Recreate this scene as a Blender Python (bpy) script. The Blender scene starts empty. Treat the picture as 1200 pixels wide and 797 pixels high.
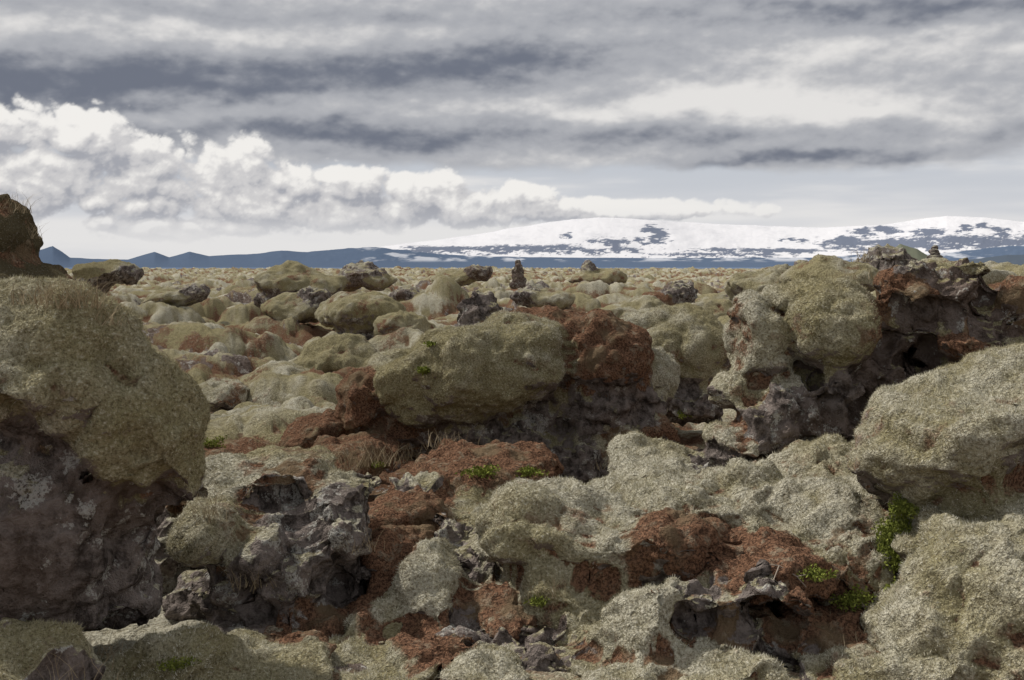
import bpy, math, bmesh, numpy as np
from mathutils import Vector, Matrix
rng=np.random.default_rng(7)
EYE=1.6
scene=bpy.context.scene
def link(o): scene.collection.objects.link(o); return o
# ------------------------------------------------------------ numpy noise
def _h(ix,iy,iz,seed):
    h=(ix.astype(np.int64)*374761393+iy.astype(np.int64)*668265263+iz.astype(np.int64)*1440662683+seed*974634777)&0xffffffff
    h=((h^(h>>13))*1274126177)&0xffffffff
    h=((h^(h>>15))*2246822519)&0xffffffff
    return ((h^(h>>16))&0xffffff).astype(np.float32)/16777215.0
def vn(x,y,z,seed=0):
    ix,iy,iz=np.floor(x),np.floor(y),np.floor(z)
    fx,fy,fz=x-ix,y-iy,z-iz
    ux,uy,uz=[f*f*f*(f*(f*6-15)+10) for f in (fx,fy,fz)]
    def c(a,b,d): return _h(ix+a,iy+b,iz+d,seed)
    def l(a,b,t): return a+(b-a)*t
    v=l(l(l(c(0,0,0),c(1,0,0),ux),l(c(0,1,0),c(1,1,0),ux),uy),
        l(l(c(0,0,1),c(1,0,1),ux),l(c(0,1,1),c(1,1,1),ux),uy),uz)
    return v*2-1
def vn2(x,y,seed=0):
    ix,iy=np.floor(x),np.floor(y); fx,fy=x-ix,y-iy
    ux,uy=[f*f*f*(f*(f*6-15)+10) for f in (fx,fy)]
    z=np.zeros_like(ix)
    a=_h(ix,iy,z,seed);b=_h(ix+1,iy,z,seed);c=_h(ix,iy+1,z,seed);d=_h(ix+1,iy+1,z,seed)
    return ((a+(b-a)*ux)*(1-uy)+(c+(d-c)*ux)*uy)*2-1
def fbm(p,s,o=4,g=.5,seed=0,billow=False):
    x,y,z=p[:,0]*s,p[:,1]*s,p[:,2]*s; out=0;a=1;t=0
    for i in range(o):
        n=vn(x,y,z,seed+i*17)
        out=out+a*(np.abs(n)*2-1 if billow else n); t+=a;a*=g
        x,y,z=(x*.8+y*.6)*2.03+7.1,(-x*.6*.8+y*.8*.8+z*.6)*2.03+3.3,(x*.36-y*.48+z*.8)*2.03+1.7
    return out/t
def fbm2(x,y,s,o=4,g=.5,seed=0,billow=False):
    x=x*s;y=y*s;out=0;a=1;t=0
    for i in range(o):
        n=vn2(x,y,seed+i*13); out=out+a*(np.abs(n)*2-1 if billow else n);t+=a;a*=g
        x,y=(x*.8+y*.6)*2.03+5.3,(-x*.6+y*.8)*2.03+9.1
    return out/t
def worley(p,s,seed=0):
    q=p*s; ip=np.floor(q); f1=np.full(len(p),9.,np.float32); f2=f1.copy()
    for dx in(-1,0,1):
        for dy in(-1,0,1):
            for dz in(-1,0,1):
                cx,cy,cz=ip[:,0]+dx,ip[:,1]+dy,ip[:,2]+dz
                d=(cx+_h(cx,cy,cz,seed)-q[:,0])**2+(cy+_h(cx,cy,cz,seed+1)-q[:,1])**2+(cz+_h(cx,cy,cz,seed+2)-q[:,2])**2
                f2=np.minimum(f2,np.maximum(f1,d)); f1=np.minimum(f1,d)
    return np.sqrt(f1),np.sqrt(f2)
def sst(a,b,x):
    t=np.clip((x-a)/(b-a),0,1); return t*t*(3-2*t)
# ------------------------------------------------------------ mesh helpers
def mesh_np(name,co,faces,smooth=True):
    me=bpy.data.meshes.new(name); n=faces.shape[1]
    me.vertices.add(len(co)); me.vertices.foreach_set('co',co.astype(np.float32).ravel())
    me.loops.add(faces.size); me.loops.foreach_set('vertex_index',faces.astype(np.int32).ravel())
    me.polygons.add(len(faces))
    me.polygons.foreach_set('loop_start',np.arange(0,faces.size,n,dtype=np.int32))
    me.polygons.foreach_set('use_smooth',np.full(len(faces),smooth))
    me.update(calc_edges=True); return me
def set_col(me,name,arr):
    a=me.attributes.new(name,'FLOAT_COLOR','POINT'); a.data.foreach_set('color',arr.astype(np.float32).ravel())
def concavity(me,co,nm,it=10):
    ne=len(me.edges); e=np.empty(ne*2,np.int32); me.edges.foreach_get('vertices',e); e=e.reshape(-1,2); n=len(co)
    a=np.concatenate([e[:,0],e[:,1]]); b=np.concatenate([e[:,1],e[:,0]]); deg=np.bincount(a,minlength=n).clip(1)
    c=co.astype(np.float64).copy()
    for _ in range(it):
        for k in range(3): c[:,k]=.3*c[:,k]+.7*np.bincount(a,weights=c[b,k],minlength=n)/deg
    return ((c-co)*nm).sum(1)
# ------------------------------------------------------------ node helper
class NT:
    def __init__(s,nt): s.nt=nt; s.N=nt.nodes; s.L=nt.links
    def put(s,sock,v):
        if isinstance(v,bpy.types.NodeSocket): s.L.new(v,sock)
        elif v is not None:
            if isinstance(v,tuple) and len(v)==3 and sock.type=='RGBA': v=(*v,1)
            sock.default_value=v
    def m(s,op,a,b=None,c=None,clamp=False):
        n=s.N.new('ShaderNodeMath'); n.operation=op; n.use_clamp=clamp
        for i,v in enumerate((a,b,c)):
            if v is not None: s.put(n.inputs[i],v)
        return n.outputs[0]
    def add(s,a,b): return s.m('ADD',a,b)
    def sub(s,a,b): return s.m('SUBTRACT',a,b)
    def mul(s,a,b): return s.m('MULTIPLY',a,b)
    def ss(s,x,a,b):
        n=s.N.new('ShaderNodeMapRange'); n.interpolation_type='SMOOTHSTEP'
        s.put(n.inputs['Value'],x); n.inputs['From Min'].default_value=a; n.inputs['From Max'].default_value=b
        return n.outputs[0]
    def mix(s,f,a,b,mode='MIX'):
        n=s.N.new('ShaderNodeMix'); n.data_type='RGBA'; n.blend_type=mode
        s.put(n.inputs[0],f); s.put(n.inputs[6],a); s.put(n.inputs[7],b); return n.outputs[2]
    def noise(s,vec,scale,detail=4,rough=.5):
        n=s.N.new('ShaderNodeTexNoise'); s.put(n.inputs['Vector'],vec)
        n.inputs['Scale'].default_value=scale;n.inputs['Detail'].default_value=detail
        n.inputs['Roughness'].default_value=rough
        return n.outputs[0]
    def attr(s,name):
        at=s.N.new('ShaderNodeAttribute'); at.attribute_name=name
        sp=s.N.new('ShaderNodeSeparateColor'); s.L.new(at.outputs['Color'],sp.inputs[0]); return sp.outputs
def diffuse_mat(name):
    m=bpy.data.materials.new(name); m.use_nodes=True; t=NT(m.node_tree); t.N.clear()
    d=t.N.new('ShaderNodeBsdfDiffuse'); d.inputs['Roughness'].default_value=.6
    o=t.N.new('ShaderNodeOutputMaterial'); t.L.new(d.outputs[0],o.inputs[0]); return m,t,d
# ------------------------------------------------------------ lava / moss material
def lava_moss():
    m,t,b=diffuse_mat('lava_moss')
    g=t.N.new('ShaderNodeNewGeometry'); P=g.outputs['Position']
    s_=t.N.new('ShaderNodeSeparateXYZ'); t.L.new(g.outputs['Normal'],s_.inputs[0]); nz=s_.outputs[2]
    rock,rust,tint=t.attr('mask'); vL,vM,vP=t.attr('var')
    fine=t.noise(P,95,3,.75); nR=t.noise(P,15,4,.72)
    mo=t.mix(t.ss(t.add(tint,t.mul(t.sub(vM,.5),1.0)),.1,.9),(0.275,0.245,0.140),(0.46,0.435,0.345))
    mo=t.mix(t.mul(t.ss(vL,.48,.72),.85),mo,(0.30,0.265,0.145))
    mo=t.mix(t.mul(t.ss(nR,.50,.36),.45),mo,(0.175,0.145,0.085))
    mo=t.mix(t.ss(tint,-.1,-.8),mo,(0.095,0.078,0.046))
    mo=t.mix(t.mul(t.ss(fine,.52,.34),.8),mo,(0.120,0.100,0.060))
    mo=t.mix(t.mul(t.ss(fine,.53,.70),t.add(.2,t.mul(t.ss(tint,-.3,1.),.42))),mo,(0.74,0.71,0.61))
    ro=t.mix(t.ss(nR,.33,.64),(0.046,0.038,0.034),(0.245,0.208,0.188))
    ro=t.mix(t.mul(t.ss(vL,.5,.75),.5),ro,(0.150,0.105,0.080))
    li=t.mul(t.ss(t.add(t.noise(P,9,5,.7),t.mul(t.sub(vM,.5),.25)),.565,.60),t.ss(fine,.38,.52))
    ro=t.mix(t.mul(li,.75),ro,(0.48,0.47,0.43))
    ru=t.mix(t.ss(fine,.36,.64),(0.068,0.040,0.028),(0.265,0.148,0.092))
    ru=t.mix(t.ss(vM,.5,.8),ru,(0.18,0.13,0.082))
    ru=t.mix(t.mul(t.ss(nR,.54,.66),.5),ru,(0.34,0.29,0.21))
    pert=t.add(t.mul(t.sub(nR,.5),1.3),t.mul(t.sub(vP,.5),1.0))
    fr=t.ss(t.add(t.add(rust,pert),t.mul(t.ss(nz,.45,.0),.15)),.34,.64)  # rust mix also browns steep sides, painting their shade into the colour
    fk=t.ss(t.sub(t.add(t.add(rock,pert),t.mul(t.ss(nz,-.15,-.6),.5)),t.mul(t.ss(nz,.45,.95),.42)),.40,.58)
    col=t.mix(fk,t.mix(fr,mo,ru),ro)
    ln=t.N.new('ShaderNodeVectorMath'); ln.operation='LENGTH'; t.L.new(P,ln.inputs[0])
    col=t.mix(t.ss(ln.outputs['Value'],300,2500),col,(0.13,0.175,0.26))  # aerial haze painted into the ground colour with distance
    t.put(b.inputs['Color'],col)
    hgt=t.add(t.mul(fine,.42),t.mul(nR,1.5))
    bp=t.N.new('ShaderNodeBump'); bp.inputs['Strength'].default_value=1.; bp.inputs['Distance'].default_value=.036
    t.L.new(hgt,bp.inputs['Height']); t.L.new(bp.outputs[0],b.inputs['Normal'])
    return m
MAT=lava_moss()
def var_of(co,seed=0):
    a=np.ones((len(co),4),np.float32)
    a[:,0]=.5+.5*fbm(co,1.3,3,.55,900)*1.3; a[:,1]=.5+.5*fbm(co,6,3,.6,910)*1.3; a[:,2]=.5+.5*fbm(co,4,4,.65,920)*1.3
    return np.clip(a,0,1)
# ------------------------------------------------------------ ground sheet
def domes(x,y,cell,r0,r1,h0,h1,seed,prob=1.,pw=.5):
    gx,gy=np.floor(x/cell),np.floor(y/cell); out=np.zeros_like(x); idr=np.zeros_like(x); z0=np.zeros_like(gx)
    for i in(-1,0,1):
        for j in(-1,0,1):
            cx,cy=gx+i,gy+j
            R=lambda k:_h(cx,cy,z0,seed+k)
            px=(cx+.1+.8*R(0))*cell; py=(cy+.1+.8*R(1))*cell
            r=(r0+(r1-r0)*R(2))*cell; a=R(3)*3.14159; el=.5+.5*R(5)
            dx,dy=x-px,y-py; ca,sa=np.cos(a),np.sin(a)
            d2=((dx*ca+dy*sa)/r)**2+((-dx*sa+dy*ca)/(r*el))**2
            h=(h0+(h1-h0)*R(4))*np.clip(1-d2,0,1)**pw*(R(6)<prob)
            k=h>out; out=np.where(k,h,out); idr=np.where(k,R(7),idr)
    return out,idr
def ground_h(x,y):
    r=np.hypot(x,y)
    a_=fbm2(x,y,.8,3,.45,5); b_=fbm2(x,y,.8,3,.45,55)
    wx=x+a_*.55; wy=y+b_*.55
    d0,_=domes(wx,wy,10.,.3,.75,.15,.95,301,.6)
    d1,i1=domes(wx,wy,3.6,.28,.72,.12,.75,11,.62)
    d2,i2=domes(wx,wy,1.45,.28,.76,.10,.46,21,.82)
    d4,i4=domes(wx+.7,wy+.4,2.6,.25,.55,.3,.70,41,.36)
    d3,i3=domes(wx+.3,wy+.1,.6,.4,.75,.05,.18,31,.85)
    pil=np.maximum(np.maximum(d2,d3),d4); idr=np.where(d4>=pil,i4,np.where(d2>d3,i2,i3))
    f=sst(5.5,10,r); g=sst(8,22,r)
    base=.28-.18*sst(4,7.5,r)-.15*sst(7,12,r)-.55*sst(10,30,r)-.85*sst(30,110,r)
    z=base+f*(d0*.75+d1*(.3+.7*g))+(.2+.8*f)*(np.maximum(d2*(.7+.3*g),d4*f)+.6*d3)+f*fbm2(x,y,.03,3,.5,77)*.3*sst(15,60,r)
    z+=f*fbm2(x,y,3.3,3,.5,93,True)*.05*(r<160)
    z+=f*(idr>.80)*np.clip(pil,0,.5)*fbm2(x,y,2.8,4,.55,97)*.5
    z+=fbm2(x,y,8,4,.6,91)*.026*(r<80)
    far=sst(230,3000,r); z=z*(1-sst(250,900,r))-60*far
    return z,pil+d1*f*.25,idr,r
fa=np.linspace(-.57,.57,1050); ba=np.linspace(.57,2*math.pi-.57,112)[1:-1]
ang=np.concatenate([fa,ba]); rr=np.concatenate([np.geomspace(1.0,300,1000),np.geomspace(300,60000,70)[1:]])
A,R_=np.meshgrid(ang,rr); X=(R_*np.sin(A)).ravel(); Y=(R_*np.cos(A)).ravel()
Z,pil,idr,rad=ground_h(X,Y)
Zg=Z.reshape(A.shape); av=(np.roll(Zg,8,1)+np.roll(Zg,-8,1)+np.roll(Zg,4,1)+np.roll(Zg,-4,1))/4*.5
up=np.vstack([Zg[2:],Zg[-2:]]); dn_=np.vstack([Zg[:2],Zg[:-2]]); av+=(up+dn_)/4
cav=((av-Zg)/(.0088*R_+.02)).ravel()
co=np.stack([X,Y,Z],1); nc=len(ang); nr=len(rr)
i0=(np.arange(nr-1)[:,None]*nc+np.arange(nc)[None,:]); j1=(np.arange(nc)+1)%nc
i1_=(np.arange(nr-1)[:,None]*nc+j1[None,:])
F=np.stack([i0,i0+nc,i1_+nc,i1_],2).reshape(-1,4)
me=mesh_np('ground',co,F[:,::-1])
n1=fbm2(X,Y,.5,4,.6,400); n2=fbm2(X,Y,2.2,3,.6,410); n3=fbm2(X,Y,6,3,.6,420)
mask=np.ones((len(X),4)); nearf=np.where(rad<300,1,0)
mask[:,0]=np.clip(.0+.95*((idr>.80)*sst(-.15,.15,n2))+.7*sst(.18,.0,pil)+n1*.35+.5*sst(.1,.6,cav),0,1)*nearf  # rock tone also darkens hollows and creases, as painted shade
mask[:,1]=np.clip(.18+.60*sst(.28,.05,pil)+n1*.6+.3*sst(9,6,rad)+.6*sst(.05,.45,cav),0,1)  # brown growth in hollows, deepened with painted shade along creases
mask[:,2]=np.clip(idr*.9-.05-.2*n1-cav*.5,-.3,1.)
set_col(me,'mask',mask)
set_col(me,'var',np.clip(np.stack([.5+.6*n1,.5+.6*n3,.5+.6*n2,np.ones_like(n1)],1),0,1))
me.materials.append(MAT); ground=link(bpy.data.objects.new('ground',me))
# ------------------------------------------------------------ boulders
def lobe(px,py,d,w,h,dep,ty,tint=.5,roll=0,back=0):
    s=d/1300.
    return dict(c=np.array([(px-600)*s,d+back,EYE+(305-py)*s]),r=np.array([w*s,dep,h*s]),ty=ty,tint=tint,roll=math.radians(roll))
M,K,U='moss','rock','rust'
TUFT=[]
def boulder(name,lobes,vox,tuft=0,rockamp=1.,mossamp=1.,seed=0,wr=0.,warp=.42,rn=.5):
    bm=bmesh.new()
    for L in lobes:
        mt=Matrix.Translation(L['c'])@Matrix.Rotation(-L['roll'],4,'Y')@Matrix.Diagonal((*L['r'],1))
        bmesh.ops.create_icosphere(bm,subdivisions=4,radius=1,matrix=mt)
    me0=bpy.data.meshes.new('tmp'); bm.to_mesh(me0); bm.free()
    n0=len(me0.vertices); c0=np.empty(n0*3,np.float32); me0.vertices.foreach_get('co',c0); c0=c0.reshape(-1,3)
    sc_=float(np.mean([L['r'].mean() for L in lobes])); sc_=max(sc_,.2)
    wv=np.stack([fbm(c0,1.0/sc_*.8,4,.5,seed+81+i) for i in range(3)],1)*sc_*warp; c0=c0+wv
    me0.vertices.foreach_set('co',c0.ravel())
    o=link(bpy.data.objects.new('tmp',me0))
    r=o.modifiers.new('r','REMESH'); r.mode='VOXEL'; r.voxel_size=vox
    s=o.modifiers.new('s','SMOOTH'); s.factor=.5; s.iterations=3
    dg=bpy.context.evaluated_depsgraph_get(); me=bpy.data.meshes.new_from_object(o.evaluated_get(dg))
    bpy.data.objects.remove(o); me.name=name
    n=len(me.vertices); co=np.empty(n*3,np.float32); me.vertices.foreach_get('co',co); co=co.reshape(-1,3)
    nm=np.empty(n*3,np.float32); me.vertices.foreach_get('normal',nm); nm=nm.reshape(-1,3)
    wp=co+np.stack([fbm(co,5,2,.5,seed+1),fbm(co,5,2,.5,seed+2),fbm(co,5,2,.5,seed+3)],1)*.07
    W={M:np.zeros(n),K:np.zeros(n),U:np.zeros(n)}; T=np.zeros(n)
    for L in lobes:
        q=wp-L['c']; a=L['roll']; ca,sa=math.cos(a),math.sin(a)
        qx=q[:,0]*ca+q[:,2]*sa; qz=-q[:,0]*sa+q[:,2]*ca
        f=np.sqrt((qx/L['r'][0])**2+(q[:,1]/L['r'][1])**2+(qz/L['r'][2])**2)
        w=np.exp(-np.clip(f,0,4)*11)+1e-20; W[L['ty']]+=w; T+=w*L['tint']
    tot=W[M]+W[K]+W[U]; rk=W[K]/tot; ru=W[U]/tot; T/=tot; ms=1-rk
    sc=seed+50
    bil=fbm(co,3.4,3,.5,sc,True)
    d=ms*mossamp*(bil*.050+fbm(co,8,3,.5,sc+5,True)*.020)
    if wr: d+=ms*wr*fbm(co@np.array([[1,0,-.6],[0,1,0],[3,0,5.5]]).astype(np.float32),1.6,2,.5,sc+8)
    f1,f2=worley(co+fbm(co,6,3,.6,sc+9)[:,None]*.09,5.5,sc+7)
    ca_=rk*rockamp
    d+=ca_*(np.clip(f2-f1,0,.4)*.10-.03+fbm(co,3.2,4,.5,sc+11,True)*.09)
    co=co+nm*d[:,None]; me.vertices.foreach_set('co',co.ravel()); me.update()
    nm2=np.empty(n*3,np.float32); me.vertices.foreach_get('normal',nm2); nm2=nm2.reshape(-1,3)
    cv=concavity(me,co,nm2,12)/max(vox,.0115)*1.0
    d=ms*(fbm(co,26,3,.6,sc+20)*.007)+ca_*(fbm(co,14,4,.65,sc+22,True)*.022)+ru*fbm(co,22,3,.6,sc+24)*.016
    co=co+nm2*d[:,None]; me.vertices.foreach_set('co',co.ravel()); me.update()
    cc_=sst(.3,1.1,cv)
    mask=np.ones((n,4)); mask[:,0]=np.clip(rk*.85+.22*cc_*(rn>.25),0,1); mask[:,1]=np.clip(ru*.92+.08+fbm(co,2.3,3,.5,sc+3)*rn-.2*bil*(rn>.3)+.5*cc_,0,1)  # crevices take rock and rust: brown litter plus shade painted into the colour
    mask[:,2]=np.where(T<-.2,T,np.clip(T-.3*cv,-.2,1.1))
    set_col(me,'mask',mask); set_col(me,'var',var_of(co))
    me.polygons.foreach_set('use_smooth',np.ones(len(me.polygons),bool))
    me.materials.clear(); me.materials.append(MAT)
    ob=link(bpy.data.objects.new(name,me))
    if tuft: TUFT.append((me,co,nm2,mask,tuft))
    return ob
boulder('moss_covered_boulder',[
 lobe(60,432,3.3,128,92,.42,M,.5),lobe(-25,400,3.3,140,68,.45,M,.55),lobe(165,500,3.25,64,82,.30,M,.4,-25),lobe(110,445,3.3,84,72,.34,M,.45,-30),
 lobe(192,548,3.25,34,44,.18,M,.3),lobe(55,585,3.32,134,150,.345,K),lobe(20,690,3.4,150,100,.38,K),lobe(130,620,3.4,54,95,.30,K),lobe(-60,560,3.4,160,170,.43,K),lobe(150,690,3.5,40,60,.2,K)],
 .0115,1,rockamp=.6,seed=100,rn=.2)
boulder('moss_covered_boulder',[
 lobe(-2,288,5.4,46,60,.35,M,-1),lobe(8,272,5.4,26,38,.3,M,-1),lobe(-50,330,5.4,90,80,.5,M,-1),lobe(60,366,5.2,70,34,.4,U),lobe(20,345,5.3,60,45,.4,M,-.8),lobe(110,390,5.4,60,35,.4,M,.1),lobe(60,430,5.5,110,60,.5,U)],
 .018,.3,seed=150,warp=.25,rn=.4)
boulder('moss_covered_boulder',[
 lobe(560,434,7,106,58,.45,M,.25,6),lobe(612,422,7,58,48,.40,M,.25),lobe(495,450,7.05,54,50,.4,M,.35),lobe(470,436,7.3,52,32,.4,M,.9),
 lobe(565,500,7.3,104,50,.40,K),lobe(620,520,7.25,90,50,.5,K),lobe(422,468,7.1,32,42,.32,U),lobe(470,500,7.3,50,40,.4,U),
 lobe(557,374,7.4,33,32,.22,K),lobe(555,350,7.4,14,16,.1,K),lobe(640,384,7.5,58,24,.35,U),lobe(705,420,7.2,64,58,.42,U,0,-35),lobe(692,470,7.25,88,62,.4,K),
 lobe(758,448,7.5,36,48,.35,M,.5,-20),lobe(700,400,7.5,50,28,.3,U,0,-30),lobe(735,512,7.2,58,36,.35,U),lobe(665,535,7.1,60,42,.35,K),lobe(560,540,7.2,70,35,.4,U)],
 .016,.5,rockamp=1.,seed=200,warp=.30,rn=.25)
boulder('moss_covered_boulder',[
 lobe(800,412,9.2,66,52,.5,M,.35),lobe(760,392,9.4,50,28,.5,M,.5),lobe(805,468,9.2,56,34,.45,K),lobe(745,440,9.5,50,45,.5,M,.4)],.024,.3,seed=230,warp=.3,rn=.2)
boulder('moss_covered_outcrop',[
 lobe(978,384,5.2,64,54,.32,M,.35,8),lobe(888,402,5.3,32,66,.26,M,.85,22),lobe(928,350,5.4,46,18,.28,M,.8,15),lobe(862,455,5.2,22,32,.16,M,.95),
 lobe(1100,362,5.3,50,60,.28,K),lobe(1132,328,5.4,32,28,.2,K),lobe(1056,385,5.3,36,54,.23,K),lobe(1185,366,5.5,66,42,.34,U),lobe(1150,400,5.3,40,40,.28,K),lobe(1060,340,5.2,28,24,.2,U),lobe(1118,402,5.12,32,28,.24,U),
 lobe(1140,432,5.3,76,32,.3,M,.9,8),lobe(1020,440,5.3,40,44,.28,K),lobe(932,480,5.2,66,42,.24,K),lobe(985,456,5.05,26,30,.13,K),lobe(1040,500,5.1,40,46,.22,K),lobe(985,510,5.1,44,34,.2,K),lobe(895,500,5.1,40,36,.24,K),lobe(860,520,5.1,40,28,.24,M,.95),
 lobe(838,538,5.1,46,22,.24,K),lobe(775,540,5.2,60,20,.3,M,.9),lobe(1100,480,5.4,100,70,.4,K),lobe(1190,440,5.5,90,60,.4,K),lobe(935,440,5.45,60,50,.28,K),lobe(960,556,5.2,120,38,.4,K),lobe(1128,310,5.4,32,10,.18,M,.95)],
 .0125,.7,rockamp=1.1,seed=260,warp=.3,rn=.35)
boulder('moss_covered_boulder',[
 lobe(1125,510,3.95,116,72,.42,M,.45,18),lobe(1200,480,4.0,84,54,.42,M,.45,12),lobe(1052,550,3.95,52,44,.3,M,.55,15),lobe(1150,572,4.0,118,54,.42,M,.45),lobe(1230,525,4.0,90,78,.4,M,.45),lobe(1080,590,4.05,60,40,.34,M,.5)],
 .0125,1,seed=300,wr=.055,mossamp=.8,warp=.3,rn=.12)
boulder('moss_mound',[
 lobe(1140,690,3.6,96,88,.36,M,.6),lobe(1215,650,3.65,90,74,.36,M,.6),lobe(1085,745,3.5,60,80,.3,M,.5),lobe(1190,770,3.4,90,70,.3,M,.55),lobe(1240,740,3.4,80,80,.3,M,.5),lobe(1110,640,3.85,90,50,.36,M,.6)],
 .0115,1,seed=330,rn=.15)
boulder('moss_mound',[
 lobe(640,612,4.15,82,40,.34,M,.9,20),lobe(702,636,4.15,108,62,.40,M,.8),lobe(762,590,4.5,108,38,.40,M,.8,5),lobe(880,600,4.5,130,58,.45,M,.7),lobe(965,580,4.6,100,58,.42,M,.65),
 lobe(778,634,3.98,58,44,.27,U),lobe(905,545,4.9,84,34,.4,M,.6,15),lobe(900,668,3.88,90,42,.3,U),lobe(985,645,4.15,90,66,.38,M,.65),lobe(1050,630,4.25,70,64,.38,M,.5),
 lobe(680,705,4.0,100,54,.36,M,.5),lobe(840,668,4.02,40,36,.24,M,.6),lobe(1000,700,3.9,70,50,.3,M,.5)],
 .0125,1,seed=360,mossamp=1.35,rn=.4)
boulder('moss_covered_rock',[
 lobe(752,718,3.6,56,40,.24,M,.95),lobe(705,735,3.6,24,24,.14,M,.7),lobe(888,690,3.52,32,26,.13,K),lobe(845,745,3.68,58,42,.24,K),lobe(965,735,3.68,58,42,.22,U),lobe(800,700,3.6,34,26,.16,K),lobe(835,700,3.62,34,22,.16,U),lobe(940,700,3.5,28,22,.12,U),
 lobe(850,788,3.35,72,32,.24,M,.6),lobe(1012,780,3.45,60,42,.26,M,.4),lobe(640,750,3.7,90,45,.3,K),lobe(740,790,3.4,70,30,.25,M,.6),lobe(930,790,3.5,50,40,.25,K)],
 .0115,1,rockamp=1.,seed=400,rn=.4)
boulder('lava_rock_outcrop',[
 lobe(320,548,4.25,72,20,.28,M,1.),lobe(268,562,4.2,42,24,.24,M,.95),lobe(392,622,4.02,58,60,.25,K),lobe(340,652,4.0,62,70,.3,K),lobe(262,616,3.98,46,46,.25,M,.3),
 lobe(400,580,4.1,46,26,.24,K),lobe(235,562,4.4,50,22,.3,U),lobe(290,695,4.1,84,50,.34,K),lobe(205,660,4.5,60,80,.3,K),lobe(365,735,4.0,94,42,.34,U),lobe(300,600,4.2,70,50,.3,K),lobe(425,660,4.1,30,34,.2,K)],
 .0115,1,rockamp=.8,seed=440,warp=.3)
boulder('red_moss_mound',[
 lobe(570,552,5.7,88,38,.45,U),lobe(520,582,5.5,64,32,.4,U),lobe(485,568,5.2,36,19,.2,K),lobe(612,576,5.6,44,28,.3,U,.4),lobe(468,606,5.0,62,36,.35,U),lobe(560,606,5.2,70,34,.4,M,.3),lobe(540,640,4.5,52,26,.3,K),lobe(370,512,7.6,42,30,.4,U),lobe(420,530,6.8,60,28,.4,U)],
 .016,.5,seed=480,warp=.3)
boulder('moss_covered_rock',[
 lobe(502,686,4.05,54,44,.28,M,.8),lobe(462,650,4.3,48,40,.3,U),lobe(592,712,3.95,44,34,.26,U),lobe(450,716,4.0,44,36,.28,U,.6),lobe(560,672,4.3,40,34,.26,K),lobe(520,735,3.9,60,28,.3,K),
 lobe(580,790,3.35,52,26,.22,M,.5),lobe(440,792,3.5,100,34,.3,M,.3),lobe(500,760,3.6,60,26,.25,U)],
 .0115,1,seed=520)
boulder('moss_covered_rock',[
 lobe(300,785,3.35,92,34,.28,M,.4),lobe(205,776,3.25,72,36,.24,M,.0),lobe(130,790,3.2,60,30,.2,M,.4),lobe(350,770,3.5,50,30,.2,U)],.0115,1,seed=560)
boulder('moss_covered_rock',[
 lobe(35,776,2.9,62,46,.24,M,.5),lobe(-20,780,2.9,60,60,.24,K),lobe(60,800,2.85,50,40,.2,K)],.011,1,rockamp=.6,seed=590,warp=.25)
boulder('moss_covered_boulder',[lobe(118,318,22,36,17,.8,M,-.3),lobe(145,322,22,23,15,.7,K),lobe(105,332,22,30,14,.8,K)],.05,seed=610)
boulder('moss_covered_boulder',[lobe(340,328,26,40,19,1.,M,.3),lobe(375,334,26,30,16,.9,M,.2),lobe(345,354,26,45,20,1.,K,.2)],.05,seed=620)
boulder('lava_rock_outcrop',[lobe(425,322,34,30,12,1.,K),lobe(440,329,34,26,10,1.,M,.2),lobe(400,332,34,26,10,1.,M,.2),lobe(560,320,45,18,9,1.,K),lobe(535,327,45,30,10,1.,M,.3)],.06,seed=630)
boulder('lava_rock_outcrop',[lobe(690,314,55,12,9,.8,K),lobe(700,326,55,36,12,1.4,M,.3)],.08,seed=640)
boulder('lava_rock_outcrop',[
 lobe(1040,306,12.5,36,14,.5,K),lobe(1025,298,12.5,13,9,.15,K),lobe(980,326,12,62,22,.7,M,.3),lobe(1130,330,11,70,26,.6,M,.5),lobe(1190,328,12,50,22,.6,M,.6),lobe(900,338,13,60,20,.7,M,.4),lobe(1080,328,12,60,20,.6,K),lobe(950,318,13,24,9,.4,K)],
 .03,seed=650)
boulder('moss_covered_boulder',[lobe(400,425,14,50,30,.5,M,.35),lobe(365,440,14,40,28,.5,M,.5),lobe(330,450,13,44,26,.5,M,.6),lobe(385,465,14,60,24,.5,M,.2)],.03,seed=660)
boulder('moss_covered_boulder',[lobe(520,402,17,30,18,.6,M,.5),lobe(430,367,20,50,26,.8,M,.2),lobe(470,390,19,34,22,.6,M,.4),lobe(440,402,20,60,20,.7,K)],.035,seed=670)
boulder('moss_covered_boulder',[lobe(372,352,24,26,16,.6,K),lobe(350,362,24,40,18,.8,M,.3),lobe(400,366,23,30,18,.7,M,.4)],.04,seed=700)
boulder('lava_rock_outcrop',[lobe(795,345,22,26,20,.5,K),lobe(775,358,22,30,16,.6,U),lobe(740,368,20,46,20,.7,M,.4),lobe(830,374,20,50,22,.7,M,.4)],.035,seed=680)
boulder('lava_rock_outcrop',[lobe(860,352,30,22,12,.6,K),lobe(835,356,30,30,12,.7,M,.4),lobe(620,345,28,22,12,.6,K),lobe(645,350,28,34,13,.7,M,.4)],.05,seed=720)
boulder('lava_rock_outcrop',[lobe(225,345,32,24,11,.7,K),lobe(205,350,32,40,12,.9,M,.3),lobe(480,345,36,30,10,.8,K),lobe(500,352,36,40,12,.9,M,.4)],.06,seed=740)
boulder('moss_covered_boulder',[lobe(258,464,11,34,22,.35,M,.7),lobe(290,502,10,50,24,.4,M,.7),lobe(340,480,11,40,22,.4,M,.6),lobe(245,502,9.5,30,20,.3,M,.6)],.022,.3,seed=690)
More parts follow.
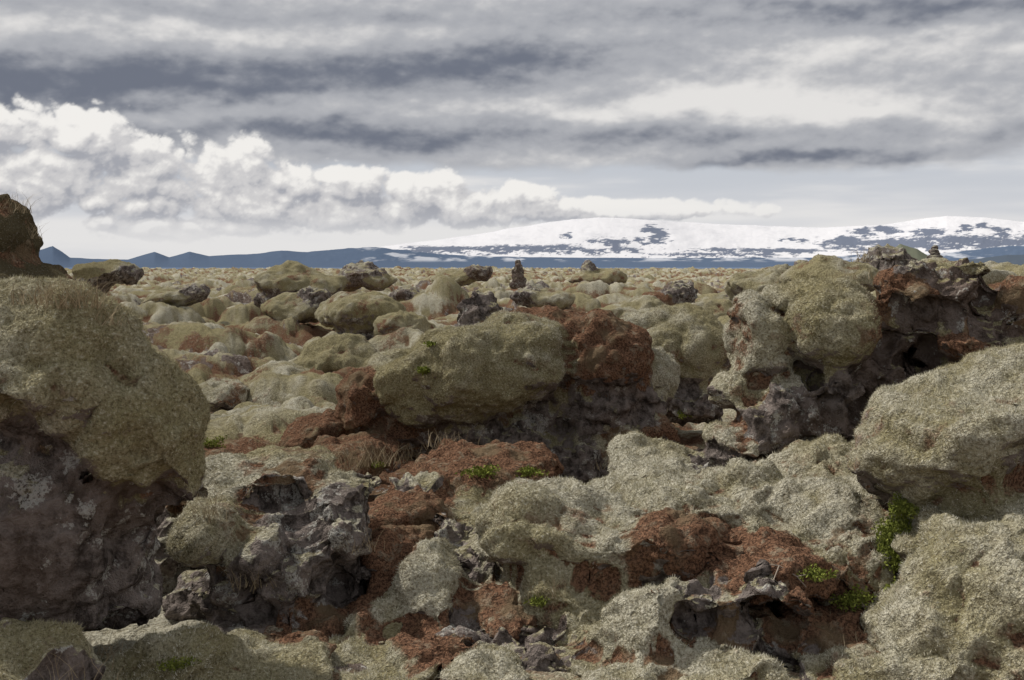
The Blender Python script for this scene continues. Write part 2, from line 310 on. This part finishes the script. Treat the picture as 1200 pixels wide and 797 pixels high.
# ------------------------------------------------------------ moss tips (one mass)
tv=[]
def sample(me,co,nm,mask,num):
    me.calc_loop_triangles(); nt=len(me.loop_triangles); ti=np.empty(nt*3,np.int32); me.loop_triangles.foreach_get('vertices',ti); ti=ti.reshape(-1,3)
    a,b,c=co[ti[:,0]],co[ti[:,1]],co[ti[:,2]]; ar=.5*np.linalg.norm(np.cross(b-a,c-a),axis=1)
    n=nm[ti[:,0]]; w=np.clip(1-mask[ti[:,0],0]*1.6,0,1)*np.clip(n[:,2]+.75,0,1)*(mask[ti[:,0],2]>-.25); pr=ar*w
    k=rng.choice(nt,int(pr.sum()*num),p=pr/pr.sum()); u=rng.random((2,len(k))); fl=u.sum(0)>1; u[:,fl]=1-u[:,fl]
    return a[k]+(b-a)[k]*u[0][:,None]+(c-a)[k]*u[1][:,None],n[k],mask[ti[k,0],1]
for me,co,nm,mask,dn in TUFT:
    p,n,ru=sample(me,co,nm,mask,21000*dn)
    N=len(p); sz=1+ .5*(1-dn)
    cl=fbm(p,18,2,.5,71)*.5+.5
    dr=n*.85+rng.normal(0,.4,(N,3))+np.array([0,0,.25]); dr/=np.linalg.norm(dr,axis=1)[:,None]
    sd=np.cross(dr,rng.normal(0,1,(N,3))); sd/=np.linalg.norm(sd,axis=1)[:,None]
    hh=(rng.uniform(.005,.014,N)*(.5+cl)*sz)[:,None]; ww=(rng.uniform(.0009,.0018,N)*sz)[:,None]
    keep=(rng.random(N)>sst(.2,.5,ru+.4*fbm(p,4,4,.65,920)))&(rng.random(N)<.4+cl)
    tri=np.stack([p-n*.003-sd*ww,p-n*.003+sd*ww,p+dr*hh],1)[keep]; tv.append(tri.reshape(-1,3))
tv=np.concatenate(tv)
me=mesh_np('moss_tufts',tv,np.arange(len(tv)).reshape(-1,3),False)
m,t,b=diffuse_mat('moss_tips'); g=t.N.new('ShaderNodeNewGeometry')
r_=g.outputs['Random Per Island']; c=t.mix(t.ss(r_,0,.5),(0.26,0.235,0.135),(0.47,0.445,0.345)); c=t.mix(t.ss(r_,.6,1.),c,(0.76,0.73,0.63))
vL,vM,vP=t.attr('var'); c=t.mix(t.mul(t.ss(vL,.42,.72),.75),c,(0.33,0.29,0.16)); t.put(b.inputs['Color'],c)
set_col(me,'var',var_of(tv.astype(np.float32)))
me.materials.append(m); link(bpy.data.objects.new('moss',me))
# ------------------------------------------------------------ plants
def leafmat(name,c1,c2):
    m,t,b=diffuse_mat(name); g=t.N.new('ShaderNodeNewGeometry'); t.put(b.inputs['Color'],t.mix(g.outputs['Random Per Island'],c1,c2)); return m
GR=leafmat('green_leaf',(0.08,0.10,0.020),(0.27,0.30,0.07)); DG=leafmat('dry_grass',(0.20,0.15,0.09),(0.48,0.40,0.27)); TW=leafmat('twig_bark',(0.3,0.25,0.2),(0.35,0.3,0.25))
dg=bpy.context.evaluated_depsgraph_get()
def sight(px,py):
    d=Vector(((px-600)/1300,1,(305-py)/1300)).normalized()
    ok,l,n,i,ob,mm=scene.ray_cast(dg,Vector((0,0,EYE)),d); return np.array(l) if ok else np.array([0,5,0]),np.array(n)
def shrub(px,py,rp,num,leaf=.008,flat=.5,lift=.3):
    c,n=sight(px,py); r=rp*c[1]/1300; dirs=rng.normal(0,1,(num,3)); dirs/=np.linalg.norm(dirs,axis=1)[:,None]
    cl=rng.normal(0,.5,(12,3)); rad=rng.random(num)**.4
    p=dirs*rad[:,None]*.5+cl[rng.integers(0,12,num)]*.6
    p=c+p*r*np.array([1,.7,flat])+n*r*lift
    a=rng.normal(0,1,(num,3));a/=np.linalg.norm(a,axis=1)[:,None]; b_=np.cross(a,rng.normal(0,1,(num,3)));b_/=np.linalg.norm(b_,axis=1)[:,None]
    l=leaf*rng.uniform(.6,1.3,num)[:,None]
    q=np.stack([p-a*l,p-b_*l*.5,p+a*l,p+b_*l*.5],1).reshape(-1,3)
    me=mesh_np('green_shrub',q,np.arange(len(q)).reshape(-1,4),False); me.materials.append(GR); link(bpy.data.objects.new('green_shrub',me))
shrub(1074,622,44,6500,.006,.75,.55); shrub(1060,588,22,1500,.006,.7,.4); shrub(500,433,12,500,.010); shrub(250,524,17,400,.011); shrub(560,560,34,400,.009,.3)
shrub(950,672,22,400,.006); shrub(1000,705,30,700,.006); shrub(1040,690,26,500,.006); shrub(620,560,24,260,.009,.3); shrub(200,775,34,450,.005,.3); shrub(635,700,18,260,.006); shrub(505,405,8,120,.010); shrub(440,545,14,160,.008,.4); shrub(800,484,10,120,.012)
gv=[];gf=[]
def grass(px,py,rp,num,ln,lean=0.35):
    c,n=sight(px,py); r=rp*c[1]/1300
    for k in range(num):
        p=c+np.array([rng.normal(0,r*.5),rng.normal(0,r*.4),-.02]); d=np.array([rng.normal(0,lean),rng.normal(0,lean),1.]); bend=np.array([rng.normal(0,.5),rng.normal(0,.4),-.35])
        L=ln*rng.uniform(.5,1.2); w=.0009*max(1,c[1]/4); sd=np.array([1,rng.normal(0,.5),0]); i=len(gv)
        for s_ in (0,.35,.7,1):
            q=p+d*L*s_+bend*L*s_*s_*.6; gv.append(q-sd*w*(1-s_*.8)); gv.append(q+sd*w*(1-s_*.8))
        for s_ in range(3): gf.append((i+2*s_,i+2*s_+1,i+2*s_+3,i+2*s_+2))
for a in [(8,245,26,60,.12),(35,275,14,40,.1),(90,352,40,120,.09),(60,348,40,90,.09),(120,372,30,60,.08),(430,540,40,110,.14),(470,535,40,100,.13),(400,545,30,60,.12),(520,520,30,50,.1),
          (245,605,24,40,.14),(290,680,30,40,.12),(640,690,30,40,.08),(1020,305,20,50,.2),(1000,325,30,50,.15),(60,790,50,40,.1),(120,770,30,40,.1),(1010,745,40,40,.08),(700,545,40,40,.1),(420,640,20,24,.1),(600,590,30,30,.08)]: grass(*a)
me=mesh_np('dry_grass',np.array(gv),np.array(gf)); me.materials.append(DG); link(bpy.data.objects.new('dry_grass',me))
def twig(pts,r=.0022):
    cu=bpy.data.curves.new('twig','CURVE'); cu.dimensions='3D'; cu.bevel_depth=r
    for pl in pts:
        s=cu.splines.new('POLY'); s.points.add(len(pl)-1)
        for i,(x,y) in enumerate(pl):
            c,n=sight(x,y); c=c+n*.012; s.points[i].co=(*c,1); s.points[i].radius=1-.6*i/len(pl)
    cu.materials.append(TW); link(bpy.data.objects.new('dry_twig',cu))
twig([[(895,660),(915,664),(932,674),(944,688),(948,702)],[(932,674),(950,672),(962,682)],[(915,664),(905,680)]])
bm=bmesh.new(); bmesh.ops.create_icosphere(bm,subdivisions=2,radius=1); bv=np.array([v.co[:] for v in bm.verts]); bf=np.array([[v.index for v in f.verts] for f in bm.faces]); bm.free()
def cairn(px,pyb,d,H,W,seed):
    s=d/1300; x=(px-600)*s; z=EYE+(305-pyb)*s; h=H*s; w=W*s; vs=[];fs=[];off=0; r2=np.random.default_rng(seed); n=6; zz=z
    for i in range(n):
        th=h/n*1.15; ww=w*(1-.5*i/n)
        for j in range(4 if i<3 else (3 if i<5 else 1)):
            v=bv*(1+.3*fbm(bv+r2.random()*50,1.3,3,.5,seed)[:,None])*np.array([ww*(.66 if i<5 else .7),ww*.6,th*.85])
            v=v+np.array([x+r2.normal(0,ww*.36)*(i<5),d+r2.normal(0,ww*.3),zz+th*.4]); vs.append(v); fs.append(bf+off); off+=len(bv)
        zz+=h/n
    vs=np.concatenate(vs); me=mesh_np('stone_cairn',vs,np.concatenate(fs),False); mk=np.ones((len(vs),4)); mk[:,0]=.85; mk[:,1]=.2; set_col(me,'mask',mk); set_col(me,'var',var_of(vs.astype(np.float32)))
    me.materials.append(MAT); link(bpy.data.objects.new('stone_cairn',me))
cairn(607,336,30,30,9,5); cairn(1096,311,11.5,22,10,9)
# ------------------------------------------------------------ distant mountains and glacier
def range_mesh(name,prof,d0,d1,rows,zb,rough,colf,mat,x0,x1,nx):
    px=np.linspace(x0,x1,nx); pr=np.interp(px,[p[0] for p in prof],[p[1] for p in prof])
    tt=np.linspace(0,1.25,rows); PX,TT=np.meshgrid(px,tt); PR=np.broadcast_to(pr,PX.shape)
    D=d0+(d1-d0)*TT; top=(305-PR)/1300*d1
    sl=np.where(TT<=1,TT**1.0,1-(TT-1)*2)
    n=fbm2(PX.ravel(),TT.ravel()*60,.035,6,.55,5).reshape(PX.shape)
    Zm=zb+(top-zb)*sl+n*rough*np.clip(TT*2.5,0,1)*np.clip(top/(top.max()+1),.2,1)
    co=np.stack([((PX-600)/1300*D).ravel(),D.ravel(),Zm.ravel()],1)
    i=(np.arange(rows-1)[:,None]*nx+np.arange(nx-1)[None,:]).ravel(); F=np.stack([i,i+1,i+nx+1,i+nx],1)
    me=mesh_np(name,co,F); E=(Zm-EYE)/D*1300
    v=colf(PX.ravel(),E.ravel(),TT.ravel()); set_col(me,'mask',np.stack([v,v,v,np.ones_like(v)],1)); me.materials.append(mat); link(bpy.data.objects.new(name,me))
def farmat(name,a,b_):
    m,t,b=diffuse_mat(name); at=t.N.new('ShaderNodeAttribute'); at.attribute_name='mask'
    t.put(b.inputs['Color'],t.mix(at.outputs['Fac'],a,b_)); return m
GM=farmat('hazy_glacier_ice',(0.68,0.68,0.71),(0.105,0.13,0.19)); BM=farmat('hazy_mountain_rock',(0.095,0.130,0.195),(0.52,0.54,0.59))  # snow and rock colours with bluish aerial haze painted in
gp=[(-300,330),(380,300),(430,291),(470,286),(520,280),(560,274),(610,266),(640,261),(670,257),(700,255),(740,256),(790,259),(850,263),(900,265),(950,267),(1000,265),(1040,263),(1080,257),(1110,253),(1150,255),(1200,260),(1300,258),(1500,290)]
def gcol(px,e,t):
    w1=fbm2(px,e*2.5,.03,5,.6,3); w2=fbm2(px,e*4,.09,5,.7,8); w3=fbm2(px,e*6,.16,4,.7,18)
    px2=px+w1*20; e2=e+w2*5; m=np.zeros_like(px)
    for (cx,ce,rx,re) in [(440,8,50,5),(520,12,60,5),(600,13,60,5),(650,14,30,5),(717,20,24,6),(748,24,10,4),(775,30,14,10),(765,22,12,4),(690,11,40,3),(730,12,30,3),(850,12,40,2.5),(905,11,70,3.5),(985,20,30,9),(1000,18,30,8),(1060,19,60,9),(1130,22,60,8),(1170,33,16,6),(1190,18,60,9),(1015,34,12,5),(1045,36,14,4),(1090,34,14,4),(1130,38,12,4),(1150,42,8,3),(1235,25,40,10),(830,6,90,2.5),(660,30,8,2),(930,24,14,2)]:
        q=1-np.sqrt(((px2-cx)/rx)**2+((e2-ce)/re)**2); m=np.maximum(m,sst(-.1,.25,q+1.0*w2+.3*w1+.6*w3))
    m=np.maximum(m,sst(.0,.5,w1)*.12+sst(.1,.5,w2)*.08)
    return np.clip(m*.92,0,1)
range_mesh('glacier',gp,14000,20000,110,-60,22,gcol,GM,-300,1500,1500)
mp=[(-300,298),(0,296),(42,294),(62,287),(82,302),(150,304),(165,299),(181,294),(198,301),(222,295),(245,300),(270,298),(300,297),(330,293),(360,295),(400,291),(440,289),(470,293),(520,298),(600,301),(700,302),(960,302),(1010,298),(1060,300),(1110,296),(1160,291),(1200,287),(1300,282),(1500,280)]
def mcol(px,e,t):
    return .8*sst(.05,.4,fbm2(px,e*5,.03,5,.6,31))*sst(380,460,px)*sst(-3,1,e)
range_mesh('distant_mountains',mp,9500,11500,50,-60,30,mcol,BM,-300,1500,1200)
hp=[(900,330),(1000,318),(1030,302),(1055,286),(1075,292),(1100,306),(1140,303),(1180,298),(1300,294),(1500,300)]
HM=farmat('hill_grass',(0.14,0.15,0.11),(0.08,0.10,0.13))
range_mesh('hills',hp,1500,2200,50,-30,5,lambda px,e,t: sst(1080,1120,px),HM,900,1500,400)
# ------------------------------------------------------------ cloud band (sky)
def cUV(px,py):
    u=math.atan((px-600)/1300); return 1300*u,1300*math.atan((305-py)/1300*math.cos(u))
ca=np.concatenate([np.linspace(-.58,.58,1250),np.linspace(.58,2*math.pi-.58,160)[1:-1]])
ce=np.concatenate([np.linspace(-.02,.27,300),np.linspace(.27,.52,60)[1:]])
AA,EE=np.meshgrid(ca,ce); Uf=(np.where(AA>math.pi,AA-2*math.pi,AA)*1300).ravel(); Vf=(EE*1300).ravel()
def q_(px,py,rw,rh,U_,V_):
    u,v=cUV(px,py); return ((U_-u)/rw)**2+((V_-v)/rh)**2
def gs(l,U_,V_): return sum(am*np.exp(-q_(x,y,rw,rh,U_,V_)) for x,y,rw,rh,am in l)
wa=fbm2(Uf,Vf*2,.008,5,.55,201); wb=fbm2(Uf,Vf*2,.010,5,.58,222)
Uw=Uf+wa*45; Vw=Vf+wb*17
dark=gs([(110,98,330,30,.58),(430,84,230,22,.40),(620,66,220,20,.22),(450,160,270,15,.55),(900,162,160,9,.22),(930,187,150,8,.55),(20,150,80,20,.3),(720,22,330,14,.20),(150,8,200,10,.10),(1120,5,220,12,.30),(1130,165,110,12,.2),(300,110,90,10,.15)],Uw,Vw)
lite=gs([(300,40,280,14,.22),(60,20,140,18,.22),(860,112,150,20,.50),(620,127,240,10,.35),(1080,60,200,24,.30),(1030,133,140,13,.38),(880,60,120,20,.18),(700,185,90,12,.3),(200,135,120,8,.25),(760,130,90,12,.2)],Uw,Vw)
def nd(U_,V_): return .55*fbm2(U_*.006,V_*.018,1,6,.52,301)+.45*fbm2(U_*.016,V_*.030,1,6,.58,351)
a0=nd(Uf,Vf); a1=nd(Uf-7,Vf+9)
tone=.63+lite-dark+a0*.32+(a0-a1)*.55
def lerp(a,b,f): return a+(b-a)*f[:,None]
C=lambda *c: np.array(c)[None,:]
deck=lerp(C(.16,.178,.225),C(.42,.43,.46),sst(-.05,.62,tone)); deck=lerp(deck,C(.77,.755,.74),sst(.55,1.2,tone))
st=fbm2(Uf*.004,Vf*.035,1,5,.5,401)
clr=lerp(C(.72,.715,.725),C(.54,.57,.62),sst(10,120,Vf)); clr=lerp(clr,C(.77,.76,.755),sst(-.2,.45,st)); clr=lerp(clr,C(.52,.55,.60),sst(.0,-.55,st)*.35)
ed=Vf+a0*34+wb*10+gs([(930,182,160,22,26.),(420,168,260,16,22.),(600,190,700,20,6)],Uf,Vf)
dm=sst(108,132,ed); cl=lerp(clr,deck,dm)
cb=[(20,150,90,30),(95,158,72,36),(50,205,110,42),(165,188,86,40),(150,225,130,34),(268,200,60,42),(290,235,100,34),(345,212,50,30),(415,218,64,34),(400,248,120,28),(505,228,74,32),(570,242,100,26),(118,262,24,13),(210,268,120,16),(650,246,100,18),(470,218,44,22),(620,228,50,18),(760,246,140,13)]
def cum(U_,V_):
    n=fbm2(U_*.017,V_*.022,1,7,.56,501,True)+.35*fbm2(U_*.03,V_*.035,1,5,.55,541)
    acc=np.full_like(U_,-9.)
    for b in cb: acc=np.maximum(acc,1-np.sqrt(q_(*b,U_,V_)))
    return np.minimum(acc,.6)+n*.62+.14
c0=cum(Uf,Vf); c1=cum(Uf-6,Vf+9); c2=cum(Uf-20,Vf+28)
cm=sst(-.02,.24,c0); lit=(c0-c1)*1.0+(c0-c2)*.42+.40+.14*sst(50,140,Vf)
cc=lerp(C(.37,.38,.42),C(.60,.592,.60),sst(.0,.5,lit)); cc=lerp(cc,C(.88,.86,.83),sst(.45,1.0,lit))
cc=lerp(C(.62,.625,.65),cc,.5+.5*sst(20,70,Vf))
cl=lerp(cl,cc,cm*sst(10,55,Vf)*(1-.3*sst(0,350,Uf)))
cl=lerp(cl,C(.8,.81,.85),sst(320,560,Vf))
RD=90000.; cd=np.stack([RD*np.sin(AA.ravel())*np.cos(EE.ravel()),RD*np.cos(AA.ravel())*np.cos(EE.ravel()),RD*np.sin(EE.ravel())],1)
nC=len(ca); i0=(np.arange(len(ce)-1)[:,None]*nC+np.arange(nC)[None,:]); i1=(np.arange(len(ce)-1)[:,None]*nC+((np.arange(nC)+1)%nC)[None,:])
me=mesh_np('sky',cd,np.stack([i0,i1,i1+nC,i0+nC],2).reshape(-1,4)); set_col(me,'cloud',np.concatenate([cl,np.ones((len(cl),1))],1))
m=bpy.data.materials.new('cloud_cover'); m.use_nodes=True; t=NT(m.node_tree); t.N.clear()
at=t.N.new('ShaderNodeAttribute'); at.attribute_name='cloud'; e=t.N.new('ShaderNodeEmission'); t.L.new(at.outputs['Color'],e.inputs[0]); o=t.N.new('ShaderNodeOutputMaterial'); t.L.new(e.outputs[0],o.inputs[0])
m.cycles.emission_sampling='NONE'; me.materials.append(m); link(bpy.data.objects.new('sky',me))
# ------------------------------------------------------------ world + sun
w=bpy.data.worlds.new('World'); scene.world=w; w.use_nodes=True; t=NT(w.node_tree); t.N.clear()
SE,SA=math.radians(50),math.radians(-65)
sky=t.N.new('ShaderNodeTexSky'); sky.sky_type='NISHITA'; sky.sun_disc=False; sky.sun_elevation=SE; sky.sun_rotation=SA
b1=t.N.new('ShaderNodeBackground'); t.L.new(sky.outputs[0],b1.inputs[0]); b1.inputs[1].default_value=.1
b2=t.N.new('ShaderNodeBackground'); b2.inputs[0].default_value=(1,.985,.955,1); b2.inputs[1].default_value=.5
ms=t.N.new('ShaderNodeMixShader'); ms.inputs[0].default_value=.85; t.L.new(b1.outputs[0],ms.inputs[1]); t.L.new(b2.outputs[0],ms.inputs[2])
out=t.N.new('ShaderNodeOutputWorld'); t.L.new(ms.outputs[0],out.inputs[0])
w.cycles.sampling_method='MANUAL'; w.cycles.sample_map_resolution=256
sd=Vector((math.sin(SA)*math.cos(SE),math.cos(SA)*math.cos(SE),math.sin(SE)))
l=bpy.data.lights.new('sun','SUN'); l.energy=5.0; l.angle=math.radians(2.5); l.color=(1,.95,.87)
lo=link(bpy.data.objects.new('sun',l)); lo.rotation_euler=(-sd).to_track_quat('-Z','Y').to_euler()
cam=bpy.data.cameras.new('camera'); co_=link(bpy.data.objects.new('camera',cam)); co_.location=(0,0,EYE); co_.rotation_euler=(math.radians(90),0,0)
cam.sensor_width=36; cam.lens=36*1300/1200; cam.shift_y=-93.5/1200; cam.clip_end=200000; scene.camera=co_
scene.view_settings.view_transform='Standard'; scene.view_settings.look='None'; scene.view_settings.exposure=0
